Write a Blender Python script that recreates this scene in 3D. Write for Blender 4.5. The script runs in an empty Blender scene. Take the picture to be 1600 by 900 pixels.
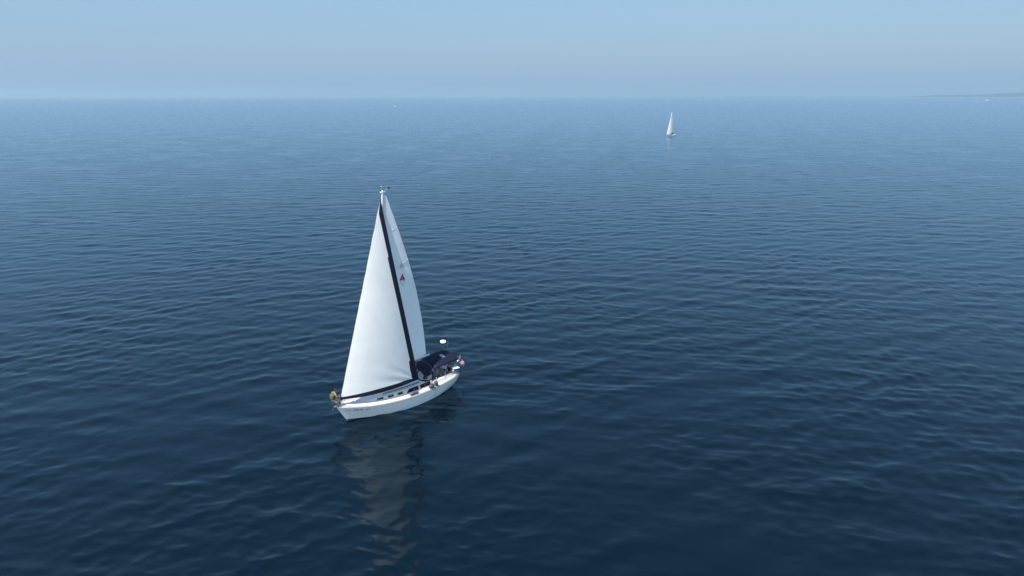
import bpy, bmesh, math, random
import numpy as np
from mathutils import Vector, Matrix

R = math.radians
random.seed(7)
rng = np.random.default_rng(5)
scene = bpy.context.scene
col = scene.collection

# ---------------------------------------------------------------- camera
CAM_H = 23.2755
FPX = 1077.236                       # focal length in pixels of the 1600 px frame
PITCH = math.atan((450 - 150.9) / FPX) + CAM_H / 30000.0
cam_d = bpy.data.cameras.new('camera')
cam = bpy.data.objects.new('camera', cam_d)
col.objects.link(cam)
cam_d.sensor_width = 36.0
cam_d.lens = 36.0 * FPX / 1600.0
cam_d.clip_start = 0.5
cam_d.clip_end = 120000.0
cam.matrix_world = (Matrix.Translation((0, 0, CAM_H)) @ Matrix.Rotation(R(90) - PITCH, 4, 'X')
                    @ Matrix.Rotation(R(-0.09), 4, 'Z'))
scene.camera = cam

# ---------------------------------------------------------------- sky, sun, exposure
SUN_EL = R(54)
SUN_AZ = R(-147)                     # clockwise from +Y: high on the left, ahead of the yacht's bow
world = bpy.data.worlds.new('World')
scene.world = world
world.use_nodes = True
nt = world.node_tree
nt.nodes.clear()
sky = nt.nodes.new('ShaderNodeTexSky')
sky.sky_type = 'NISHITA'
sky.sun_disc = False
sky.sun_elevation = SUN_EL
sky.sun_rotation = SUN_AZ
sky.altitude = 0
sky.air_density = 2.0
sky.dust_density = 1.2
sky.ozone_density = 6.0
bg = nt.nodes.new('ShaderNodeBackground')
bg.inputs['Strength'].default_value = 0.1
wo = nt.nodes.new('ShaderNodeOutputWorld')
# hazy summer sky: the clear-air sky thinned by an even pale veil over the whole dome
thin = nt.nodes.new('ShaderNodeVectorMath')
thin.operation = 'SCALE'
thin.inputs['Scale'].default_value = 0.22
veil = nt.nodes.new('ShaderNodeVectorMath')
veil.operation = 'ADD'
veil.inputs[1].default_value = (.84, 1.64, 2.76)
nt.links.new(sky.outputs[0], thin.inputs[0])
nt.links.new(thin.outputs[0], veil.inputs[0])
nt.links.new(veil.outputs[0], bg.inputs[0])
nt.links.new(bg.outputs[0], wo.inputs[0])
sun_d = bpy.data.lights.new('sun', 'SUN')
sun_d.energy = 4.0
sun_d.angle = R(0.5)
sun_d.color = (1.0, 0.92, 0.83)
sun = bpy.data.objects.new('sun', sun_d)
col.objects.link(sun)
SUN_DIR = Vector((math.sin(SUN_AZ) * math.cos(SUN_EL), math.cos(SUN_AZ) * math.cos(SUN_EL), math.sin(SUN_EL)))
sun.rotation_euler = SUN_DIR.to_track_quat('Z', 'Y').to_euler()
vs = scene.view_settings
vs.view_transform = 'Standard'
vs.look = 'None'
vs.exposure = 1.0
vs.gamma = 1.0
vs.use_curve_mapping = False
cy = scene.cycles
cy.max_bounces = 8
cy.volume_bounces = 1
cy.transparent_max_bounces = 8
cy.use_denoising = True


# ---------------------------------------------------------------- materials
def mat(name, color=(.8, .8, .8), rough=.5, metal=0.0, spec=.5, vary=0.0, scale=6.0, bump=0.0, coat=0.0, transl=0.0):
    m = bpy.data.materials.new(name)
    m.use_nodes = True
    t = m.node_tree
    b = t.nodes['Principled BSDF']
    b.inputs['Base Color'].default_value = (*color, 1)
    b.inputs['Roughness'].default_value = rough
    b.inputs['Metallic'].default_value = metal
    b.inputs['Specular IOR Level'].default_value = spec
    b.inputs['Coat Weight'].default_value = coat
    tc = t.nodes.new('ShaderNodeTexCoord')
    no = t.nodes.new('ShaderNodeTexNoise')
    no.inputs['Scale'].default_value = scale
    no.inputs['Detail'].default_value = 5
    t.links.new(tc.outputs['Object'], no.inputs['Vector'])
    if vary:
        r = t.nodes.new('ShaderNodeMapRange')
        r.inputs['To Min'].default_value = 1 - vary
        r.inputs['To Max'].default_value = 1 + vary * .6
        t.links.new(no.outputs['Fac'], r.inputs['Value'])
        mx = t.nodes.new('ShaderNodeVectorMath')
        mx.operation = 'SCALE'
        mx.inputs[0].default_value = color
        t.links.new(r.outputs[0], mx.inputs['Scale'])
        t.links.new(mx.outputs[0], b.inputs['Base Color'])
    if bump:
        bp = t.nodes.new('ShaderNodeBump')
        bp.inputs['Strength'].default_value = .6
        bp.inputs['Distance'].default_value = bump
        t.links.new(no.outputs['Fac'], bp.inputs['Height'])
        t.links.new(bp.outputs[0], b.inputs['Normal'])
    if transl:
        tr = t.nodes.new('ShaderNodeBsdfTranslucent')
        tr.inputs['Color'].default_value = (*color, 1)
        ms = t.nodes.new('ShaderNodeMixShader')
        ms.inputs[0].default_value = transl
        out = t.nodes['Material Output']
        t.links.new(b.outputs[0], ms.inputs[1])
        t.links.new(tr.outputs[0], ms.inputs[2])
        t.links.new(ms.outputs[0], out.inputs['Surface'])
    return m


def sail_mat(name, color, transl, radial=None):
    """white sailcloth: diffuse and translucent, faint cloth panels with stitched seams"""
    m = bpy.data.materials.new(name)
    m.use_nodes = True
    t = m.node_tree
    t.nodes.clear()
    out = t.nodes.new('ShaderNodeOutputMaterial')
    tc = t.nodes.new('ShaderNodeTexCoord')
    sp = t.nodes.new('ShaderNodeSeparateXYZ')
    t.links.new(tc.outputs['Object'], sp.inputs[0])
    # seams: distance to the next multiple of the panel width
    if radial:
        cx, cz = radial
        sx = t.nodes.new('ShaderNodeMath'); sx.operation = 'SUBTRACT'; sx.inputs[1].default_value = cx
        sz = t.nodes.new('ShaderNodeMath'); sz.operation = 'SUBTRACT'; sz.inputs[1].default_value = cz
        t.links.new(sp.outputs['X'], sx.inputs[0]); t.links.new(sp.outputs['Z'], sz.inputs[0])
        at = t.nodes.new('ShaderNodeMath'); at.operation = 'ARCTAN2'
        t.links.new(sz.outputs[0], at.inputs[0]); t.links.new(sx.outputs[0], at.inputs[1])
        k = t.nodes.new('ShaderNodeMath'); k.operation = 'MULTIPLY'; k.inputs[1].default_value = 9.0
        t.links.new(at.outputs[0], k.inputs[0])
    else:
        sl = t.nodes.new('ShaderNodeMath'); sl.operation = 'MULTIPLY_ADD'; sl.inputs[1].default_value = .42
        t.links.new(sp.outputs['X'], sl.inputs[0]); t.links.new(sp.outputs['Z'], sl.inputs[2])
        k = t.nodes.new('ShaderNodeMath'); k.operation = 'MULTIPLY'; k.inputs[1].default_value = 1.15
        t.links.new(sl.outputs[0], k.inputs[0])
    fr = t.nodes.new('ShaderNodeMath'); fr.operation = 'FRACT'
    t.links.new(k.outputs[0], fr.inputs[0])
    pp = t.nodes.new('ShaderNodeMath'); pp.operation = 'PINGPONG'; pp.inputs[1].default_value = .5
    t.links.new(fr.outputs[0], pp.inputs[0])
    rp = t.nodes.new('ShaderNodeMapRange')
    rp.inputs['From Min'].default_value = 0.0; rp.inputs['From Max'].default_value = .06
    rp.inputs['To Min'].default_value = .96 if radial else .94; rp.inputs['To Max'].default_value = 1.0
    t.links.new(pp.outputs[0], rp.inputs['Value'])
    no = t.nodes.new('ShaderNodeTexNoise'); no.inputs['Scale'].default_value = .9; no.inputs['Detail'].default_value = 6
    t.links.new(tc.outputs['Object'], no.inputs['Vector'])
    rn = t.nodes.new('ShaderNodeMapRange'); rn.inputs['To Min'].default_value = .90; rn.inputs['To Max'].default_value = 1.03
    t.links.new(no.outputs['Fac'], rn.inputs['Value'])
    mu = t.nodes.new('ShaderNodeMath'); mu.operation = 'MULTIPLY'
    t.links.new(rp.outputs[0], mu.inputs[0]); t.links.new(rn.outputs[0], mu.inputs[1])
    sc_ = t.nodes.new('ShaderNodeVectorMath'); sc_.operation = 'SCALE'; sc_.inputs[0].default_value = color
    t.links.new(mu.outputs[0], sc_.inputs['Scale'])
    di = t.nodes.new('ShaderNodeBsdfDiffuse'); tr = t.nodes.new('ShaderNodeBsdfTranslucent')
    t.links.new(sc_.outputs[0], di.inputs['Color']); t.links.new(sc_.outputs[0], tr.inputs['Color'])
    ms = t.nodes.new('ShaderNodeMixShader'); ms.inputs[0].default_value = transl
    t.links.new(di.outputs[0], ms.inputs[1]); t.links.new(tr.outputs[0], ms.inputs[2])
    t.links.new(ms.outputs[0], out.inputs['Surface'])
    return m


M = {
    'gelcoat': mat('white_gelcoat', (.86, .87, .86), .22, vary=.04, scale=1.3),
    'deck': mat('white_deck', (.62, .60, .58), .55, vary=.06, scale=3, bump=.003),
    'cabin': mat('cabin_white', (.58, .58, .58), .35, vary=.04, scale=2),
    'rail': mat('rub_rail', (.30, .28, .26), .45, vary=.15, scale=8),
    'stripe': mat('boot_stripe', (.02, .03, .06), .4),
    'alu': mat('mast_paint', (.72, .74, .75), .35, metal=.15, vary=.05),
    'steel': mat('stainless', (.62, .63, .64), .25, metal=.9),
    'galv': mat('galvanised', (.05, .05, .052), .6, vary=.2),
    'wire': mat('rigging_wire', (.07, .07, .073), .5, metal=.2),
    'navy': mat('navy_canvas', (.0068, .0110, .0275), .85, spec=.2, vary=.25, scale=4, bump=.01),
    'navylit': mat('navy_canvas_lit', (.10, .11, .16), .75, spec=.2, vary=.2, scale=9),
    'strip': mat('navy_sailcloth', (.010, .012, .030), .8, spec=.2, vary=.2, scale=5),
    'genoa': sail_mat('genoa_cloth', (.92, .92, .90), .46, radial=(-1.1, 2.1)),
    'main': sail_mat('mainsail_cloth', (.92, .92, .91), .46),
    'glass': mat('dark_glass', (.008, .008, .010), .3, spec=.15),
    'vinyl': mat('clear_vinyl', (.20, .23, .25), .15, vary=.3, scale=5),
    'pale': mat('pale_patch', (.26, .28, .31), .5),
    'teak': mat('dark_teak', (.06, .04, .028), .6, vary=.3, scale=12),
    'white': mat('white_plastic', (.82, .83, .83), .3),
    'black': mat('black_plastic', (.015, .015, .017), .5),
    'grey': mat('grey_vinyl', (.055, .065, .072), .45, vary=.2),
    'bluegrey': mat('blue_grey_vinyl', (.10, .12, .20), .45, vary=.2),
    'red': mat('red_cloth', (.62, .02, .05), .7, transl=.35),
    'flagred': mat('flag_red', (.42, .008, .025), .8, transl=.15),
    'flagwhite': mat('flag_white', (.62, .60, .61), .8, transl=.15),
    'flagblue': mat('flag_blue', (.012, .018, .11), .8, transl=.2),
    'rope': mat('rope', (.22, .21, .20), .9),
    'letter': mat('letter_blue', (.05, .07, .11), .5),
    'skin': mat('skin', (.50, .28, .20), .55, vary=.08, scale=20),
    'hair': mat('dark_hair', (.018, .011, .008), .6, vary=.3, scale=40),
    'olive': mat('olive_cloth', (.10, .095, .045), .9, vary=.45, scale=18, bump=.01),
    'shorts': mat('grey_shorts', (.22, .22, .23), .9, vary=.2, scale=15),
    'plum': mat('plum_cloth', (.16, .09, .14), .9, vary=.4, scale=22, bump=.01),
    'darkcloth': mat('dark_cloth', (.025, .02, .02), .9, vary=.3, scale=15),
    'cushion': mat('brown_cushion', (.06, .04, .03), .8, vary=.3, scale=10),
    'eye': mat('eye_dark', (.01, .01, .01), .2),
    'lip': mat('lips', (.35, .12, .10), .5),
    'foam': mat('wake_foam', (.75, .78, .80), .8, vary=.2, scale=.5),
    'forest': mat('shore_forest', (.025, .045, .040), .9, vary=.4, scale=.004),
}


# ---------------------------------------------------------------- mesh helpers
class MB:
    def __init__(self):
        self.v = []; self.f = []; self.smooth = []

    def add(self, vs_, fs_, smooth=False):
        o = len(self.v)
        self.v += [tuple(map(float, p)) for p in vs_]
        self.f += [tuple(i + o for i in f) for f in fs_]
        self.smooth += [smooth] * len(fs_)
        return self

    def box(self, c, s, bevel=0.0, rot=None):
        bm = bmesh.new()
        bmesh.ops.create_cube(bm, size=1.0)
        bmesh.ops.scale(bm, vec=s, verts=bm.verts)
        if bevel:
            bmesh.ops.bevel(bm, geom=list(bm.edges), offset=bevel, segments=2, affect='EDGES', profile=.5)
        mt = Matrix.Translation(c) @ (rot.to_4x4() if rot else Matrix.Identity(4))
        bm.transform(mt)
        bm.verts.index_update()
        self.add([v.co for v in bm.verts], [[v.index for v in f.verts] for f in bm.faces], bool(bevel))
        bm.free()
        return self

    def tube(self, pts, r, n=8, cap=True):
        pts = [Vector(p) for p in pts]
        rs = r if isinstance(r, (list, tuple)) else [r] * len(pts)
        rings = []
        up = None
        for i, p in enumerate(pts):
            a = pts[max(i - 1, 0)]; b = pts[min(i + 1, len(pts) - 1)]
            d = (b - a).normalized()
            if up is None:
                up = d.orthogonal().normalized()
            up = (up - d * up.dot(d)).normalized()
            w = d.cross(up)
            rings.append([p + (up * math.cos(2 * math.pi * k / n) + w * math.sin(2 * math.pi * k / n)) * rs[i] for k in range(n)])
        vs_ = [q for ring in rings for q in ring]
        fs_ = []
        for i in range(len(pts) - 1):
            for k in range(n):
                fs_.append((i * n + k, i * n + (k + 1) % n, (i + 1) * n + (k + 1) % n, (i + 1) * n + k))
        if cap:
            fs_.append(tuple(reversed(range(n))))
            fs_.append(tuple((len(pts) - 1) * n + k for k in range(n)))
        return self.add(vs_, fs_, True)

    def grid(self, rows, smooth=True, close=False):
        n = len(rows[0])
        vs_ = [p for r in rows for p in r]
        fs_ = []
        for i in range(len(rows) - 1):
            for k in range(n - 1 + (1 if close else 0)):
                k2 = (k + 1) % n
                fs_.append((i * n + k, i * n + k2, (i + 1) * n + k2, (i + 1) * n + k))
        return self.add(vs_, fs_, smooth)

    def ball(self, c, r, n=10, m=7):
        if not isinstance(r, (tuple, list)):
            r = (r, r, r)
        rows = []
        for i in range(m + 1):
            a = math.pi * i / m
            rows.append([(c[0] + r[0] * math.sin(a) * math.cos(2 * math.pi * k / n),
                          c[1] + r[1] * math.sin(a) * math.sin(2 * math.pi * k / n),
                          c[2] + r[2] * math.cos(a)) for k in range(n)])
        return self.grid(rows, True, True)

    def lathe(self, prof, c, n=20):
        rows = [[(c[0] + r * math.cos(2 * math.pi * k / n), c[1] + r * math.sin(2 * math.pi * k / n), c[2] + z)
                 for k in range(n)] for r, z in prof]
        return self.grid(rows, True, True)

    def build(self, name, material, parent=None):
        me = bpy.data.meshes.new(name)
        me.from_pydata(self.v, [], self.f)
        me.polygons.foreach_set('use_smooth', self.smooth)
        me.validate()
        me.update()
        me.materials.append(material)
        o = bpy.data.objects.new(name, me)
        col.objects.link(o)
        o.parent = parent
        return o


def empty(name, mw=None):
    o = bpy.data.objects.new(name, None)
    col.objects.link(o)
    o.empty_display_size = .3
    if mw is not None:
        o.matrix_world = mw
    return o


def tag(o, label=None, cat=None, group=None, kind=None):
    for k, v in (('label', label), ('category', cat), ('group', group), ('kind', kind)):
        if v:
            o[k] = v
    return o


def solidify(rows, th, axis):
    """closed sheet: a grid of points and its offset copy along axis, with edges"""
    a = np.array(rows, float)
    b = a + np.array(axis) * th
    mb = MB()
    n, m = a.shape[:2]
    mb.grid(a.tolist())
    mb.grid(b[:, ::-1].tolist())
    ring = [(0, j) for j in range(m)] + [(i, m - 1) for i in range(1, n)] + [(n - 1, j) for j in range(m - 2, -1, -1)] + [(i, 0) for i in range(n - 2, 0, -1)]
    mb.grid([[b[i, j].tolist() for i, j in ring], [a[i, j].tolist() for i, j in ring]], False, True)
    return mb


def cub(x, xs, ys):
    """smooth interpolation (Catmull-Rom style) through points"""
    xs = np.array(xs, float); ys = np.array(ys, float)
    m = np.gradient(ys, xs)
    x = np.clip(x, xs[0], xs[-1])
    i = np.clip(np.searchsorted(xs, x) - 1, 0, len(xs) - 2)
    h = xs[i + 1] - xs[i]
    t = (x - xs[i]) / h
    return ((2 * t**3 - 3 * t**2 + 1) * ys[i] + (t**3 - 2 * t**2 + t) * h * m[i]
            + (-2 * t**3 + 3 * t**2) * ys[i + 1] + (t**3 - t**2) * h * m[i + 1])


# ================================================================ THE SETTING: sea, far shore
BX, BY, HD, HEEL = -9.1, 50.19, 3.94951, -0.08034      # the yacht: place, heading, heel
hv = np.array([math.cos(HD), math.sin(HD)])             # forward
pv = np.array([-math.sin(HD), math.cos(HD)])            # to port


def wave_components():
    out = []
    for lam, slope, spread in ((8.0, .010, 20), (5.4, .017, 20), (3.8, .026, 21), (2.7, .032, 23),
                               (1.9, .035, 25), (1.35, .035, 30), (.95, .033, 36), (.66, .030, 42), (.46, .025, 48)):
        n = 10
        for k in range(n):
            l = lam * math.exp(rng.uniform(-.17, .17))
            lobe = 116 if rng.random() < .58 else 68
            a = R(rng.normal(lobe, spread))
            kk = 2 * math.pi / l
            amp = .96 * slope * math.sqrt(2.0 / n) / kk
            out.append((l, kk * math.cos(a), kk * math.sin(a), amp, rng.uniform(0, 2 * math.pi)))
    return out


COMPS = wave_components()
GUST = [(2 * math.pi / rng.uniform(9, 48), rng.uniform(0, math.pi), rng.uniform(0, 6.28)) for _ in range(26)]


def wave_field(x, y, spacing):
    """height, sideways shifts and the slope variance that the mesh is too coarse to carry"""
    z = np.zeros_like(x); dx = np.zeros_like(x); dy = np.zeros_like(x); lost = np.zeros_like(x)
    g = np.zeros_like(x)
    for k, a, ph in GUST:
        g += np.sin(k * (math.cos(a) * x + math.sin(a) * y) + ph) * np.clip((2 * math.pi / k / spacing - 3) / 4, 0, 1)
    g = np.clip(1 + .085 * g, .45, 1.6)
    for l, kx, ky, amp, ph in COMPS:
        w = np.clip((l / spacing - 2.2) / 3.0, 0, 1)
        if l < 2.2:
            amp_ = amp * g
        else:
            amp_ = amp * (.8 + .2 * g)
        th = kx * x + ky * y + ph
        kk = math.hypot(kx, ky)
        s = np.sin(th) * amp_ * w
        c = np.cos(th) * amp_ * w
        z += s
        dx += .9 * c * kx / kk
        dy += .9 * c * ky / kk
        lost += (amp_ * kk) ** 2 * .5 * (1 - w * w)
    # wake of the yacht: short diverging waves trailing from bow and stern on both sides
    for sx, A, spread in ((4.4, .022, 30), (4.4, .014, 21), (-4.6, .024, 19.5)):
        ox, oy = BX + hv[0] * sx, BY + hv[1] * sx
        for side in (1, -1):
            back = -((x - ox) * hv[0] + (y - oy) * hv[1])
            lat = ((x - ox) * pv[0] + (y - oy) * pv[1]) * side
            arm = math.tan(R(spread))
            eta = lat - back * arm
            env = np.exp(-(eta / (.55 + .10 * np.abs(back))) ** 2) * np.clip(back / 1.5, 0, 1) * np.exp(-np.clip(back, 0, 99) / 15.0)
            ph = 2 * math.pi / 1.05 * (-back * math.cos(R(35)) + lat * math.sin(R(35)))
            w = np.clip((1.05 / spacing - 2.2) / 3.0, 0, 1)
            z += A * env * np.sin(ph) * w
            ph2 = 2 * math.pi / .6 * (-back * math.cos(R(50)) + lat * math.sin(R(50)))
            inside = np.exp(-((lat - back * arm * .6) / (.4 + .09 * np.abs(back))) ** 2) * np.clip(back / 2, 0, 1) * np.exp(-np.clip(back, 0, 99) / 14.0)
            z += .013 * inside * np.sin(ph2) * np.clip((.6 / spacing - 2.2) / 3.0, 0, 1)
    return z, dx, dy, lost, g


def build_sea():
    a_view = np.linspace(R(90 - 46), R(90 + 46), 760)
    a_back = np.linspace(R(90 + 46), R(360 + 90 - 46), 66)[1:-1]
    ang = np.concatenate([a_view, a_back])
    r = [1.0, 6.0, 12.0, 18.0]
    while r[-1] < 26:
        r.append(r[-1] + .5)
    while r[-1] < 460:
        r.append(r[-1] * 1.0031)
    while r[-1] < 3000:
        r.append(r[-1] * 1.012)
    while r[-1] < 30000:
        r.append(r[-1] * 1.06)
    r = np.array(r)
    nr, na = len(r), len(ang)
    RR, AA = np.meshgrid(r, ang, indexing='ij')
    x = RR * np.cos(AA); y = RR * np.sin(AA)
    dr = np.gradient(r)[:, None]
    da = np.gradient(np.concatenate([ang, [ang[0] + 2 * math.pi]]))[:-1][None, :]
    spacing = np.maximum(np.broadcast_to(dr, x.shape), RR * np.abs(da))
    z, dx, dy, lost, g = wave_field(x, y, spacing)
    x = x + dx; y = y + dy
    co = np.stack([x, y, z], -1).reshape(-1, 3)
    i = np.arange(nr - 1)[:, None]; k = np.arange(na)[None, :]
    k2 = (k + 1) % na
    f = np.stack([i * na + k, (i + 1) * na + k, (i + 1) * na + k2, i * na + k2], -1).reshape(-1, 4)
    nv = len(co)
    co = np.vstack([co, [[0, 0, 0]]])
    tri = np.stack([np.full(na, nv), np.arange(na), (np.arange(na) + 1) % na], -1)
    me = bpy.data.meshes.new('sea')
    me.vertices.add(len(co)); me.vertices.foreach_set('co', co.astype(np.float32).ravel())
    loops = np.concatenate([f.ravel(), tri.ravel()]).astype(np.int32)
    me.loops.add(len(loops)); me.loops.foreach_set('vertex_index', loops)
    starts = np.concatenate([np.arange(len(f)) * 4, len(f) * 4 + np.arange(len(tri)) * 3]).astype(np.int32)
    me.polygons.add(len(starts)); me.polygons.foreach_set('loop_start', starts)
    me.polygons.foreach_set('use_smooth', np.ones(len(starts), bool))
    me.update(calc_edges=True)
    at = me.attributes.new('ripple', 'FLOAT', 'POINT')
    lost = np.append(lost.ravel(), 0)
    at.data.foreach_set('value', np.sqrt(lost).astype(np.float32))
    m = bpy.data.materials.new('sea_water')
    m.use_nodes = True
    t = m.node_tree
    t.nodes.remove(t.nodes['Principled BSDF'])
    # deep water body under a mirror surface that dulls the red a little
    body = t.nodes.new('ShaderNodeBsdfDiffuse'); body.inputs['Color'].default_value = (.0004, .0042, .0095, 1)
    b = t.nodes.new('ShaderNodeBsdfGlossy'); b.inputs['Color'].default_value = (.74, .90, 1.0, 1)
    fr = t.nodes.new('ShaderNodeFresnel'); fr.inputs['IOR'].default_value = 1.333
    ms = t.nodes.new('ShaderNodeMixShader')
    # a ruffled sea never mirrors fully at grazing angles: the slopes turned to the eye reflect less
    p3 = t.nodes.new('ShaderNodeMath'); p3.operation = 'POWER'; p3.inputs[1].default_value = 3.0
    rd = t.nodes.new('ShaderNodeMath'); rd.operation = 'MULTIPLY_ADD'; rd.inputs[1].default_value = -.24
    t.links.new(fr.outputs[0], p3.inputs[0]); t.links.new(p3.outputs[0], rd.inputs[0]); t.links.new(fr.outputs[0], rd.inputs[2])
    t.links.new(rd.outputs[0], ms.inputs[0]); t.links.new(body.outputs[0], ms.inputs[1]); t.links.new(b.outputs[0], ms.inputs[2])
    t.links.new(ms.outputs[0], t.nodes['Material Output'].inputs['Surface'])
    an = t.nodes.new('ShaderNodeAttribute'); an.attribute_name = 'ripple'
    # slope the mesh cannot carry becomes roughness (alpha = sqrt(2) * rms slope, roughness = sqrt(alpha))
    mu = t.nodes.new('ShaderNodeMath'); mu.operation = 'MULTIPLY_ADD'; mu.inputs[1].default_value = .62; mu.inputs[2].default_value = .0008
    # cat's paws: patches where the far ripples run rougher or smoother
    tcg = t.nodes.new('ShaderNodeTexCoord')
    ng = t.nodes.new('ShaderNodeTexNoise'); ng.inputs['Scale'].default_value = .11; ng.inputs['Detail'].default_value = 6; ng.inputs['Roughness'].default_value = .65
    t.links.new(tcg.outputs['Object'], ng.inputs['Vector'])
    rg = t.nodes.new('ShaderNodeMapRange'); rg.inputs['From Min'].default_value = .3; rg.inputs['From Max'].default_value = .7
    rg.inputs['To Min'].default_value = .55; rg.inputs['To Max'].default_value = 2.0
    t.links.new(ng.outputs['Fac'], rg.inputs['Value'])
    mg = t.nodes.new('ShaderNodeMath'); mg.operation = 'MULTIPLY'
    t.links.new(an.outputs['Fac'], mg.inputs[0]); t.links.new(rg.outputs[0], mg.inputs[1])
    t.links.new(mg.outputs[0], mu.inputs[0])
    sq = t.nodes.new('ShaderNodeMath'); sq.operation = 'SQRT'
    t.links.new(mu.outputs[0], sq.inputs[0])
    t.links.new(sq.outputs[0], b.inputs['Roughness'])
    # centimetre ripples
    tc = t.nodes.new('ShaderNodeTexCoord')
    mp = t.nodes.new('ShaderNodeMapping'); mp.inputs['Rotation'].default_value = (0, 0, R(12)); mp.inputs['Scale'].default_value = (.45, 1, 1)
    t.links.new(tc.outputs['Object'], mp.inputs[0])
    no = t.nodes.new('ShaderNodeTexNoise'); no.inputs['Scale'].default_value = 4.0; no.inputs['Detail'].default_value = 4; no.inputs['Distortion'].default_value = .3
    t.links.new(mp.outputs[0], no.inputs['Vector'])
    bp = t.nodes.new('ShaderNodeBump'); bp.inputs['Strength'].default_value = 1.0; bp.inputs['Distance'].default_value = .005
    t.links.new(no.outputs['Fac'], bp.inputs['Height'])
    t.links.new(bp.outputs[0], b.inputs['Normal'])
    t.links.new(bp.outputs[0], fr.inputs['Normal'])
    me.materials.append(m)
    o = bpy.data.objects.new('sea', me)
    col.objects.link(o)
    tag(o, 'calm deep blue sea with low rippling waves', kind='structure')
    return o


build_sea()


def build_shore():
    """low wooded coast far off on the right, running out past the frame"""
    rows = []
    n = 240
    for i in range(n + 1):
        a = R(28.5 + 28.5 * i / n)                       # azimuth clockwise from +Y
        base = 13500 - 2300 * (i / n)
        t = i / n
        h = float(np.interp(t, [0, .08, .19, .235, .28, .4, .6, 1], [10, 28, 40, 66, 88, 100, 96, 110]))
        h += (5 * math.sin(t * 41) + 3.5 * math.sin(t * 97 + 1) + 2.5 * math.sin(t * 230)) * min(1, t * 5)
        hfront = h * .25
        prof = [(-60, -2), (0, 3), (220, hfront), (700, h * .7), (1500, h), (2600, h * .8), (3600, -2)]
        rows.append([((base + d) * math.sin(a), (base + d) * math.cos(a),
                      z * min(1, 12 * t + .1) + (3 * math.sin(i * 1.7 + d) if 0 < d < 3000 else 0)) for d, z in prof])
    o = MB().grid(rows).build('hills', M['forest'])
    tag(o, 'low wooded shore fading into haze on the right horizon', kind='structure')


build_shore()

# ================================================================ THE YACHT
YM = Matrix.Translation((BX, BY, 0)) @ Matrix.Rotation(HD, 4, 'Z') @ Matrix.Rotation(HEEL, 4, 'X')
yacht = empty('sailing_yacht', YM)
tag(yacht, 'large white sailing yacht with navy trimmed genoa and bimini under way in the foreground', 'sailboat', 'boats on the sea')

SS = [0, .07, .18, .32, .45, .58, .70, .80, .90, .96, 1]
SY = [1.22, 1.42, 1.64, 1.79, 1.82, 1.74, 1.53, 1.24, .74, .36, .0]
WS = [0, .1, .25, .4, .55, .68, .8, .9, 1]
WY = [.85, 1.19, 1.56, 1.68, 1.61, 1.34, .92, .47, .0]
ZX = [-5.5, -4, -2, 0, 2, 3.5, 5.5]
ZZ = [1.19, 1.14, 1.10, 1.10, 1.17, 1.27, 1.45]


def sheer_z(x): return float(cub(x, ZX, ZZ))
def sheer_y(x): return max(.012, float(cub((x + 5.5) / 11.0, SS, SY)))


def hull_point(s, lev):
    """lev: 1 at the sheer, 0 at the waterline, down to -1 at the keel line"""
    xs = -5.5 + 11.0 * s
    zt = sheer_z(xs)
    ys = float(cub(s, SS, SY)); yw = float(cub(s, WS, WY))
    if lev >= 0:
        z = zt * lev
        x0 = -4.95 - .55 * lev
        x1 = 4.62 + .62 * z + .03 * math.sin(math.pi * lev)
        b = lev ** 1.0
        y = yw + (ys - yw) * (b + .75 * b * (1 - b) * min(1, (1 - s) * 2.2))
    else:
        d = .5 * (1 - (2 * s - 1) ** 2 * .75)
        z = lev * d
        x0 = -4.95 + .5 * -lev * 0 ; x1 = 4.62 - .6 * -lev
        y = yw * math.sqrt(max(0, 1 - lev * lev))
    return (x0 + (x1 - x0) * s, y, z)


def build_hull(parent):
    levs = [1, .9, .78, .64, .5, .36, .22, .1, 0, -.3, -.65, -1]
    S = [0, .02, .05] + [.05 + .88 * i / 36 for i in range(1, 37)] + [.95, .965, .98, .99, 1]
    mb = MB()
    for sg in (1, -1):
        rows = [[(p[0], p[1] * sg, p[2]) for p in (hull_point(s, l) for l in levs)] for s in S]
        if sg > 0:
            rows = [r[::-1] for r in rows]
        mb.grid(rows)
    port = [hull_point(0, l) for l in levs]
    mb.grid([port, [(p[0], -p[1], p[2]) for p in port]], False)
    h = mb.build('hull', M['gelcoat'], parent)
    # rub rail along the sheer, a part of the hull
    for sg in (1, -1):
        pts = []
        for i in range(61):
            s = .004 + .992 * i / 60
            p = hull_point(s, .955)
            pts.append((p[0], (p[1] + .018) * sg, p[2]))
        MB().tube(pts, .034, 6).build('rub_rail', M['rail'], h)
        # fine cove line under the rail
        pts = [(hull_point(.03 + .9 * i / 50, .80)[0], (hull_point(.03 + .9 * i / 50, .80)[1] + .001) * sg, hull_point(.03 + .9 * i / 50, .80)[2]) for i in range(51)]
        # dark boot stripe at the waterline
        rows = [[(p[0], (p[1] + .006) * sg, p[2]) for p in (hull_point(.01 + .985 * i / 50, l) for l in (.10, .02, -.1))] for i in range(51)]
        MB().grid(rows).build('boot_stripe', M['stripe'], h)
    return h


hull = build_hull(yacht)


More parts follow.
